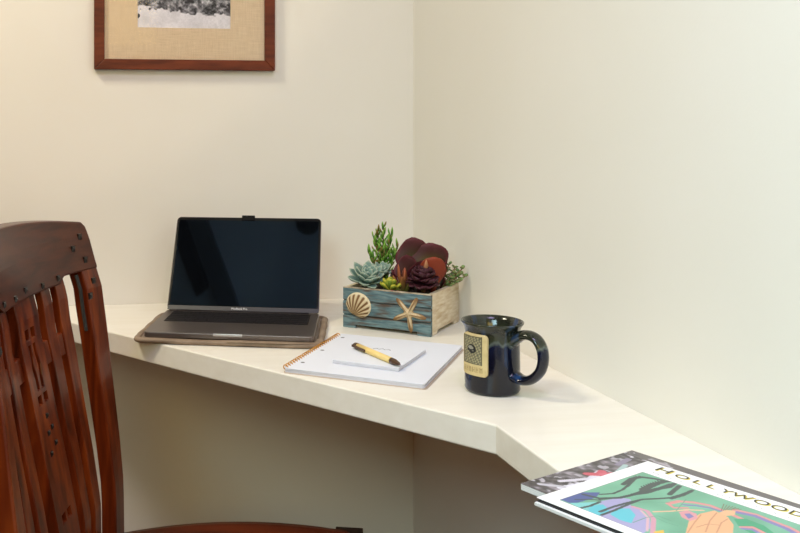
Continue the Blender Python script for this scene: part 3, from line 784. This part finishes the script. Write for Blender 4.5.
bm = bmesh.new(); prism(bm, [(.003,-TD-.003),(TW,-TD-.003),(TW,-.002),(.003,-.002)], .0030, .0040); link('dark_layer', bm, 'darklayer', top)  # thin dark layer between the page block and the cover
def warp(x, y): return .0045+.0010*smoothstep(-.12,-TD,y)*0+.0012*smoothstep(-.03,0,y)*smoothstep(.08,.16,x)
nx, ny = 400, 360
X, Y = np.meshgrid(np.linspace(0,TW,nx), np.linspace(-TD,0,ny))
img = np.zeros((ny,nx,3)); img[:] = (244,245,247)
ART = [
 ('p',(60,80,150),[(0.0158,-0.1721),(0.0152,-0.1404),(0.0265,-0.1229),(0.0327,-0.1383),(0.0307,-0.1641),(0.0268,-0.1715)]),
 ('p',(120,205,205),[(0.0268,-0.1715),(0.0325,-0.1614),(0.0418,-0.1432),(0.0571,-0.1232),(0.0699,-0.1398),(0.0646,-0.1656),(0.0476,-0.1744)]),
 ('p',(166,160,208),[(0.04,-0.146),(0.0456,-0.1169),(0.054,-0.1131),(0.0638,-0.1278),(0.0574,-0.1448)]),
 ('p',(168,162,210),[(0.0425,-0.1458),(0.0466,-0.1358),(0.057,-0.1273),(0.072,-0.1259),(0.0896,-0.1374),(0.1035,-0.1565),(0.1079,-0.1785),(0.0878,-0.1806),(0.0711,-0.1764),(0.0643,-0.1767)]),
 ('p',(84,196,214),[(0.0599,-0.1448),(0.0668,-0.134),(0.0791,-0.1434),(0.0881,-0.1635),(0.0779,-0.166),(0.0647,-0.1621)]),
 ('p',(84,196,214),[(0.0422,-0.161),(0.0468,-0.1467),(0.06,-0.1553),(0.062,-0.1733),(0.0575,-0.1871)]),
 ('l',(214,150,172),0.0022,[(0.0661,-0.1277),(0.0793,-0.1253),(0.0939,-0.1376),(0.1124,-0.1685)]),
 ('l',(222,176,190),0.0012,[(0.0763,-0.13),(0.0888,-0.1388),(0.1055,-0.1661)]),
 ('p',(236,190,60),[(0.1098,-0.1627),(0.1127,-0.1518),(0.1202,-0.1626),(0.1154,-0.1701)]),
 ('p',(240,178,130),[(0.131,-0.1481),(0.1149,-0.1155),(0.1106,-0.0894),(0.1139,-0.07),(0.1294,-0.0746),(0.1418,-0.0877),(0.1542,-0.1125)]),
 ('l',(240,190,150),0.0013,[(0.084,-0.1218),(0.0925,-0.1059),(0.0989,-0.0902),(0.108,-0.079)]),
 ('l',(225,140,140),0.0026,[(0.0804,-0.0919),(0.0826,-0.0774),(0.0926,-0.068),(0.105,-0.062),(0.1218,-0.0646),(0.1383,-0.0675)]),
 ('l',(120,116,180),0.0016,[(0.0903,-0.0816),(0.0982,-0.0736),(0.1083,-0.0678),(0.1183,-0.0661)]),
 ('l',(225,140,140),0.0017,[(0.0811,-0.0929),(0.0891,-0.0966),(0.0964,-0.0861)]),
 ('p',(226,150,160),[(0.0974,-0.1021),(0.0995,-0.0912),(0.1089,-0.0921),(0.1159,-0.1021),(0.1147,-0.1132),(0.1061,-0.1116)]),
 ('p',(120,116,176),[(0.1026,-0.102),(0.1048,-0.0965),(0.1111,-0.1002),(0.1112,-0.1092)]),
 ('l',(224,140,140),0.0045,[(0.1265,-0.0534),(0.1409,-0.0486),(0.1585,-0.051),(0.1708,-0.0518),(0.1848,-0.0566)]),
 ('l',(124,116,182),0.0028,[(0.127,-0.0564),(0.1419,-0.0506),(0.1596,-0.0531),(0.1723,-0.0548),(0.1867,-0.0605)]),
 ('p',(44,158,112),[(0.1343,-0.0737),(0.1406,-0.0639),(0.1576,-0.0651),(0.1726,-0.0753),(0.1639,-0.0931),(0.1472,-0.0882)]),
 ('l',(224,140,140),0.0022,[(0.1484,-0.0865),(0.154,-0.0779),(0.1683,-0.0822),(0.1773,-0.0809)]),
 ('l',(128,118,182),0.002,[(0.1505,-0.0886),(0.1565,-0.0828),(0.169,-0.0877)]),
 ('p',(240,184,136),[(0.1192,-0.0715),(0.1189,-0.0593),(0.1259,-0.0543),(0.1302,-0.065),(0.1269,-0.0738)]),
 ('l',(120,84,60),0.0004,[(0.1177,-0.065),(0.1103,-0.0469)]),
 ('l',(120,84,60),0.0004,[(0.1185,-0.0629),(0.1131,-0.0466)]),
 ('l',(120,84,60),0.0004,[(0.1192,-0.0607),(0.1158,-0.0464)]),
 ('l',(120,84,60),0.0004,[(0.12,-0.0586),(0.1184,-0.0462)]),
 ('l',(120,84,60),0.0004,[(0.1208,-0.0564),(0.1212,-0.0459)]),
 ('l',(120,84,60),0.0004,[(0.1216,-0.0542),(0.1239,-0.0457)]),
 ('l',(120,84,60),0.0004,[(0.1223,-0.0521),(0.1265,-0.0455)]),
 ('l',(206,136,100),0.0006,[(0.128,-0.1392),(0.1193,-0.1135),(0.1124,-0.0905)]),
 ('l',(206,136,100),0.0006,[(0.1358,-0.1236),(0.1244,-0.0963),(0.118,-0.0734)]),
 ('l',(206,136,100),0.0006,[(0.1259,-0.1212),(0.1274,-0.1054),(0.1345,-0.0991)]),
 ('l',(206,136,100),0.0006,[(0.1423,-0.117),(0.1329,-0.0924),(0.1314,-0.0782)]),
 ('l',(44,60,62),0.001,[(0.0374,-0.1386),(0.0447,-0.1198),(0.0477,-0.0997),(0.0477,-0.0801),(0.0455,-0.051),(0.0468,-0.0323)]),
 ('l',(44,60,62),0.0014,[(0.0207,-0.1415),(0.0361,-0.1368),(0.0456,-0.1184),(0.0486,-0.0983)]),
 ('l',(44,60,62),0.0011,[(0.056,-0.165),(0.0557,-0.1438),(0.0575,-0.1227),(0.0605,-0.1029),(0.0683,-0.0872),(0.0733,-0.0757),(0.0747,-0.058),(0.0741,-0.0393)]),
 ('l',(44,60,62),0.001,[(0.0616,-0.1704),(0.0614,-0.1495),(0.0602,-0.1295),(0.06,-0.1075)]),
 ('l',(44,60,62),0.0009,[(0.0297,-0.1275),(0.0356,-0.1145),(0.0345,-0.0964),(0.0252,-0.0656),(0.022,-0.0491)]),
 ('l',(44,60,62),0.0016,[(0.0264,-0.0845),(0.0215,-0.0628),(0.0244,-0.0499),(0.0347,-0.0425),(0.042,-0.0396)]),
 ('l',(44,60,62),0.0016,[(0.0445,-0.081),(0.0422,-0.0602),(0.0438,-0.0453),(0.0485,-0.0322)]),
 ('l',(44,60,62),0.0016,[(0.0471,-0.0849),(0.0518,-0.0697),(0.0563,-0.0507),(0.0538,-0.0381)]),
 ('l',(44,60,62),0.0016,[(0.0477,-0.0997),(0.0524,-0.0847),(0.0533,-0.0633),(0.0533,-0.043)]),
 ('l',(44,60,62),0.0016,[(0.0676,-0.0691),(0.064,-0.0548),(0.0605,-0.0401)]),
 ('l',(44,60,62),0.0014,[(0.0744,-0.0776),(0.0759,-0.06),(0.0745,-0.0428)]),
 ('l',(44,60,62),0.0008,[(0.0332,-0.0945),(0.0319,-0.0842),(0.0238,-0.0592)]),
 ('l',(44,60,62),0.001,[(0.0389,-0.1842),(0.0422,-0.161),(0.0413,-0.1441)]),
 ('l',(44,60,62),0.0008,[(0.0241,-0.1592),(0.0321,-0.1468),(0.0388,-0.1404)]),
 ('l',(44,60,62),0.0005,[(0.0431,-0.0766),(0.0392,-0.0728)]),
 ('l',(44,60,62),0.0005,[(0.0498,-0.0664),(0.0524,-0.0719)]),
 ('l',(44,60,62),0.0005,[(0.0268,-0.0822),(0.0234,-0.0792)]),
 ('l',(44,60,62),0.0005,[(0.0431,-0.0725),(0.0392,-0.0688)]),
 ('l',(44,60,62),0.0005,[(0.0504,-0.0639),(0.0531,-0.0693)]),
 ('l',(44,60,62),0.0005,[(0.0263,-0.0789),(0.0229,-0.0758)]),
 ('l',(44,60,62),0.0005,[(0.0432,-0.0686),(0.0392,-0.0648)]),
 ('l',(44,60,62),0.0005,[(0.051,-0.0614),(0.0537,-0.0668)]),
 ('l',(44,60,62),0.0005,[(0.0258,-0.0756),(0.0224,-0.0725)]),
 ('l',(44,60,62),0.0005,[(0.0431,-0.0645),(0.0392,-0.0607)]),
 ('l',(44,60,62),0.0005,[(0.0515,-0.0588),(0.0542,-0.0643)]),
 ('l',(44,60,62),0.0005,[(0.0252,-0.0723),(0.0218,-0.0691)]),
 ('l',(44,60,62),0.0005,[(0.0431,-0.0604),(0.0392,-0.0566)]),
 ('l',(44,60,62),0.0005,[(0.0521,-0.0563),(0.0548,-0.0618)]),
 ('l',(44,60,62),0.0005,[(0.0247,-0.0688),(0.0213,-0.0657)]),
 ('l',(44,60,62),0.0005,[(0.0431,-0.0563),(0.0391,-0.0524)]),
 ('l',(44,60,62),0.0005,[(0.0527,-0.0537),(0.0555,-0.0593)]),
 ('l',(44,60,62),0.0005,[(0.0241,-0.0655),(0.0208,-0.0623)]),
 ('l',(44,60,62),0.0005,[(0.0431,-0.0523),(0.0391,-0.0484)]),
 ('l',(44,60,62),0.0005,[(0.0533,-0.0512),(0.056,-0.0568)]),
 ('l',(44,60,62),0.0005,[(0.0236,-0.0621),(0.0202,-0.0589)]),
 ('l',(44,60,62),0.0005,[(0.043,-0.0482),(0.0391,-0.0442)]),
 ('l',(44,60,62),0.0005,[(0.0539,-0.0487),(0.0565,-0.0543)]),
 ('l',(44,60,62),0.0005,[(0.0231,-0.0586),(0.0196,-0.0554)]),
 ('l',(44,60,62),0.0005,[(0.043,-0.044),(0.039,-0.04)]),
 ('l',(44,60,62),0.0005,[(0.0544,-0.0461),(0.0572,-0.0517)]),
 ('l',(44,60,62),0.0005,[(0.0226,-0.0552),(0.0191,-0.052)]),
 ('l',(84,150,124),0.0004,[(0.0878,-0.1606),(0.088,-0.14),(0.0917,-0.1274),(0.105,-0.1275)]),
 ('l',(84,150,124),0.0004,[(0.093,-0.1322),(0.1046,-0.1348),(0.1146,-0.1326)]),
 ('l',(84,150,124),0.0004,[(0.0945,-0.1021),(0.0837,-0.0672)]),
 ('l',(84,150,124),0.0004,[(0.0628,-0.1145),(0.0677,-0.1031),(0.0795,-0.0886)]),
]
inart = (X > .0165)&(X < .190)&(Y < -.0355)&(Y > -.1735)
img[inart] = (108,170,142)
gn = fnoise(nx,ny,40)
img[inart] = (img+ (22*(gn-.5))[...,None])[inart]
for it in ART:
    mk = (poly_mask(it[2],X,Y) if it[0] == 'p' else line_mask(it[3],it[2]*(1.55 if it[1] == (44,60,62) else 1),X,Y))&inart
    img[mk] = mixc(it[1],(120,130,130),.12)
bd_ = ((np.abs(X-.0165)<.0004)|(np.abs(Y+.0355)<.0004)|(np.abs(Y+.1735)<.0004))&(X>.0161)&(Y<-.0351)&(Y>-.1739)
img[bd_] = (90,100,100)
for k in range(11):       # small grey handwriting strokes under the title, too small to read
    x0_ = .022+k*.0135
    line_ = [(x0_+t*.0016, -.0275+.0016*math.sin(t*2.1+k)*(1 if (t+k)%3 else .4)) for t in range(7)]
    img[line_mask(line_, .00028, X, Y)] = (140,142,150)
o = raster_mesh('front_cover', img, lambda a,b: (TW*a, -TD+TD*b, warp(TW*a,-TD+TD*b)+.0009), 'print', top)
o.data.materials[0] = M['print']; md = o.modifiers.new('s','SOLIDIFY'); md.thickness = .0005; md.offset = -1
def title_mesh(name, size, m, dx, dy, z):
    bm = bmesh.new()
    xs = (.0277,.0485,.0655,.0800,.0955,.1110,.1300,.1465,.1627); i = 0
    for ch, x_ in zip('HOLLYWOOD', xs):
        k = 1.3 if i == 0 else 1.0; i += 1
        t_ = text_mesh('glyph', ch, size*k, m, None, (0,0,0), (0,0,0), .00008, align='CENTER')
        a = len(bm.verts); bm.from_mesh(t_.data); bm.verts.ensure_lookup_table()
        for v in bm.verts[a:]:
            v.co = Vector((x_+dx+v.co.x*1.25, -.0195+dy+v.co.y, z+v.co.z))
        bpy.data.objects.remove(t_)
    for v in bm.verts: v.co.z += warp(v.co.x, v.co.y)+.0009
    return link(name, bm, m, top)
title_mesh('title', .0160, 'yellowtype', .0006, -.0003, .0002)['label'] = 'yellow title lettering'
title_mesh('title_shadow', .0150, 'blacktype', -.0007, .0004, .0003)

# ------------------------------------------------------------------ chair
PH = math.radians(7.7); HW_, RB = .24, .73; SAG = RB*(1-math.cos(HW_/RB))
LZ = [0,.46,.567,.642,.74,.805,.88,.922,.955,.978,1.03]; LX = [0,0,-.001,-.0075,-.019,-.026,-.036,-.049,-.058,-.067,-.085]
def lean(z): return float(np.interp(z, LZ, LX))
ox, oy = cw(-.185-HW_*math.sin(PH), 1.5-HW_*math.cos(PH))
chair = empty('dining_chair', (ox,oy,0), -(PH+YAW))
tag(chair, 'dark mahogany craftsman chair with slatted curved back and black pegs pulled up to the desk', 'chair')
def bent(a, z, t):
    b = a/RB; flat = min(1,max(.25,.25+.75*(z-.56)/.28)); return ((RB*(1-math.cos(b))-SAG)*flat+lean(z)+t*math.cos(b), RB*math.sin(b)-t*math.sin(b), z)
def board(name, as_, zs, t0, t1, m, mask=None, zfn=None, afn=None, bevel=.0018, parent=chair):
    """curved board built of cells; mask(i,j) drops a cell; zfn/afn reshape the outline"""
    bm = bmesh.new(); nx_, nz_ = len(as_)-1, len(zs)-1; V = {}
    def vert(i,j,s):
        if (i,j,s) not in V:
            a, z = as_[i], zs[j]
            a2 = afn(a,z) if afn else a; z2 = zfn(a,z) if zfn else z
            V[(i,j,s)] = bm.verts.new(bent(a2, z2, t1 if s else t0))
        return V[(i,j,s)]
    on = lambda i,j: 0 <= i < nx_ and 0 <= j < nz_ and not (mask and mask(i,j))
    for i in range(nx_):
        for j in range(nz_):
            if not on(i,j): continue
            bm.faces.new([vert(i,j,1),vert(i+1,j,1),vert(i+1,j+1,1),vert(i,j+1,1)])
            bm.faces.new([vert(i,j,0),vert(i,j+1,0),vert(i+1,j+1,0),vert(i+1,j,0)])
            for di,dj,e in ((-1,0,((i,j),(i,j+1))),(1,0,((i+1,j+1),(i+1,j))),(0,-1,((i+1,j),(i,j))),(0,1,((i,j+1),(i+1,j+1)))):
                if not on(i+di,j+dj): bm.faces.new([vert(*e[0],0),vert(*e[1],0),vert(*e[1],1),vert(*e[0],1)])
    o = link(name, bm, m, parent, bevel=bevel)
    for p in o.data.polygons: p.use_smooth = False
    return o
def lsp(a,b,n): return [a+(b-a)*i/n for i in range(n+1)]
# crest rail
def crest_z(a, z):
    k = (z-.9)/.1
    topz = .996-.013*(abs(a)/.22)**2 - .007*smoothstep(.230,.237,abs(a))
    botz = .8985+.0095*smoothstep(.112,.136,abs(a)) - .030*smoothstep(.188,.198,abs(a))*0
    return botz+(topz-botz)*k
crest = board('crest_rail', lsp(-.2370,.2370,60), lsp(.9,1.0,6), -.004, .026, 'mahogx', zfn=crest_z, bevel=.003)
# stiles continue to the floor as the rear legs
def stile_a(s):
    return (lambda a,z: a)
for s in (1,-1):
    a0, a1 = (.190,.236) if s > 0 else (-.236,-.190)
    board('stile', [a0,a1], lsp(.0,.9105,30), -.002, .0245, 'mahog', bevel=.003)
# slats and splat
for a0 in (.118,.069,-.100,-.148):
    board('slat', [a0-.0,a0+.030], lsp(.47,.905,28), .002, .0135, 'mahog', bevel=.0015)
SA = [-.040,-.022,-.010,-.0035,.0035,.010,.022,.040]
SA = [-.041,-.025,-.0185,-.0045,.0045,.0185,.025,.041]
SZ_ = [.47,.50,.56,.598,.610,.66,.70,.7555,.7675,.775,.790,.805,.820,.835,.8425,.8565,.87,.906]
def smask(i,j):
    z = (SZ_[j]+SZ_[j+1])/2
    if .598 < z < .610 and i in (2,4): return True
    if .7555 < z < .7675 and i in (2,4): return True
    if .8425 < z < .8565 and i in (2,4): return True
    if .775 < z < .835 and i in (2,4): return True
    return False
board('splat', SA, SZ_, .001, .0165, 'mahog', mask=smask, afn=lambda a,z: (a*(.72 if .774<z<.836 and abs(abs(a)-.0185)<.001 else 1))+(.0035 if .795<z<.815 and .004<abs(a)<.02 else 0)*(1 if a>0 else -1), bevel=.001)
for a0,a1 in ((.0415,.0685),(.0995,.1175),(-.0695,-.0415),(-.1175,-.1005)):
    board('cross_block', [a0,a1], [.795,.826], .002, .0115, 'mahog', bevel=.001)
board('lower_back_rail', lsp(-.1895,.1895,20), [.466,.480,.494], .000, .021, 'mahog', bevel=.002)
# ebony pegs
def peg(a, z, t, s=.0052):
    bm = bmesh.new(); c_ = Vector(bent(a,z,t)); b = a/RB
    n_ = Vector((math.cos(b),-math.sin(b),0)); l_ = Vector((math.sin(b),math.cos(b),0)); u_ = Vector((0,0,1))
    v = [bm.verts.new(c_+n_*d+l_*x+u_*y) for d in (-.003,.0012) for x,y in ((-s,-s),(s,-s),(s,s),(-s,s))]
    cp = bm.verts.new(c_+n_*.0034)
    for i in range(4): bm.faces.new((v[i],v[(i+1)%4],v[4+(i+1)%4],v[4+i])); bm.faces.new((v[4+i],v[4+(i+1)%4],cp))
    bm.faces.new(v[:4][::-1])
    link('peg', bm, 'ebony', chair, bevel=.0006, seg=1)
for s in (1,-1):
    for a,z in ((.209,.960),(.180,.944),(.207,.924)): peg(s*a,z,.026)
    for a,z in ((.214,.890),(.197,.869)): peg(s*a,z,.0245)
    peg(s*.112,.9085,.026,.0045); peg(s*.056,.906,.026,.0045)
peg(-.008,.910,.026,.0045)
for a,z in ((.0,.738),(-.006,.716),(.010,.720),(-.012,.690),(.012,.698)): peg(a,z,.0165,.0036)
# inlaid black spline in the inner face of each stile
for s in (1,-1):
    bm = bmesh.new()
    P = [Vector(bent(s*.1895,z,.0125)) for z in lsp(.815,.902,8)]
    tube(bm, P, .0032, 4); link('spline', bm, 'ebony', chair)
# seat
bm = bmesh.new()
nu, nv = 28, 28; SD = .384
def seat_pt(u_, v_, topf):
    x = .004+(SD-.004)*u_; hwid = .186+.034*u_
    y = (v_*2-1)*hwid
    x += .010*(1-(2*v_-1)**2)*u_
    e = (1-(2*u_-1)**8)**.5*(1-(2*v_-1)**10)**.5 if 0<u_<1 and 0<v_<1 else 0
    crown = .019*(1-(2*u_-1)**2)
    z = .499+.014*u_+crown-.004*(1-e)-.008*(1-(2*v_-1)**2)*math.sin(PI*u_)
    return (x,y, z if topf else .484)
T = [[bm.verts.new(seat_pt(i/nu,j/nv,True)) for i in range(nu+1)] for j in range(nv+1)]
Bt = [[bm.verts.new(seat_pt(i/nu,j/nv,False)) for i in range(nu+1)] for j in range(nv+1)]
for j in range(nv):
    for i in range(nu):
        bm.faces.new((T[j][i],T[j][i+1],T[j+1][i+1],T[j+1][i])); bm.faces.new((Bt[j][i],Bt[j+1][i],Bt[j+1][i+1],Bt[j][i+1]))
for i in range(nu):
    bm.faces.new((T[0][i],Bt[0][i],Bt[0][i+1],T[0][i+1])); bm.faces.new((T[nv][i],T[nv][i+1],Bt[nv][i+1],Bt[nv][i]))
for j in range(nv):
    bm.faces.new((T[j][0],T[j+1][0],Bt[j+1][0],Bt[j][0])); bm.faces.new((T[j][nu],Bt[j][nu],Bt[j+1][nu],T[j+1][nu]))
link('seat', bm, 'mahogseat', chair, smooth=True)
for s in (1,-1):
    lg = bmesh.new(); cx_, cy_ = .379, s*.212
    box(lg, cx_-.02,cx_+.02,cy_-.02,cy_+.02,0,.5035)
    lo = link('front_leg', lg, 'mahog', chair, bevel=.002)
    cb_ = bmesh.new(); box(cb_, cx_-.021,cx_+.021,cy_-.021,cy_+.021,.504,.5105); link('leg_cap', cb_, 'ebony', lo, bevel=.001)
    bm = bmesh.new(); box(bm, .02,.358,s*.205-.009,s*.205+.009,.418,.483); link('side_rail', bm, 'mahog', chair)
    bm = bmesh.new(); box(bm, .0,.358,s*.205-.008,s*.205+.008,.15,.175); link('stretcher', bm, 'mahog', chair)
bm = bmesh.new(); box(bm, .369,.389,-.191,.191,.418,.483); link('front_rail', bm, 'mahog', chair)
bm = bmesh.new(); box(bm, .002,.02,-.19,.19,.418,.483); link('rear_rail', bm, 'mahog', chair)

# ------------------------------------------------------------------ light
wd = bpy.data.worlds.new('world'); scene.world = wd; wd.use_nodes = True
def area(name, loc, target, size, power, c, sy=None):
    l = bpy.data.lights.new(name,'AREA'); l.shape = 'RECTANGLE'; l.size = size; l.size_y = sy or size; l.energy = power; l.color = c
    o = bpy.data.objects.new(name,l); col.objects.link(o); o.location = loc
    o.rotation_euler = (Vector(target)-Vector(loc)).to_track_quat('-Z','Y').to_euler(); return o
K = dict(daylight=(9.4,14.2,15.6), rear=(17.2,12.7,3.2), lamp=(24.5,22.4,17), ceil=(9.2,7.6,13.5), spot=(19,16,12))
WORLD = (.05,.02,.01)
SPL=(-1.0,-2.0,2.3); SPT=(-1.0,0,2.0); SPS=53
wd.node_tree.nodes['Background'].inputs[0].default_value = (*WORLD,1)
wd.node_tree.nodes['Background'].inputs[1].default_value = 1
day = area('assumed_daylight', (-1.3,-2.6,1.9), (0,-2.0,1.35), .8, 1, K['daylight'], .7); day.data.spread = math.radians(100)  # assumed daylight, no opening built; free panel aimed to cool the right wall
area('rear_fill', (-1.0,-4.1,2.05), (-1.0,0,1.5), 1.4, 1, K['rear'], .7)  # added warm fill from behind the camera, tuned for the wall tones
area('assumed_ceiling_lamp', (-1.5,-.8,2.42), (-1.5,-.8,0), .4, 1, K['lamp'])  # assumed warm light, unseen; placed to warm the back wall's left side
area('overhead_fill', (-.5,-1.9,2.45), (-.5,-1.9,0), .6, 1, K['ceil'])  # added soft overhead fill, balanced against the other lights
l = bpy.data.lights.new('wall_edge_spot','SPOT'); l.energy = 1; l.color = K['spot']; l.spot_size = math.radians(SPS); l.spot_blend = .16; l.shadow_soft_size = .03  # added spot; its cone edge makes the diagonal tone break on the back wall
o = bpy.data.objects.new('wall_edge_spot', l); col.objects.link(o); o.location = SPL
o.rotation_euler = (Vector(SPT)-Vector(o.location)).to_track_quat('-Z','Y').to_euler()
scene.view_settings.view_transform = 'Standard'; scene.view_settings.look = 'None'
scene.view_settings.gamma = 1; scene.view_settings.exposure = 0; scene.view_settings.use_curve_mapping = False
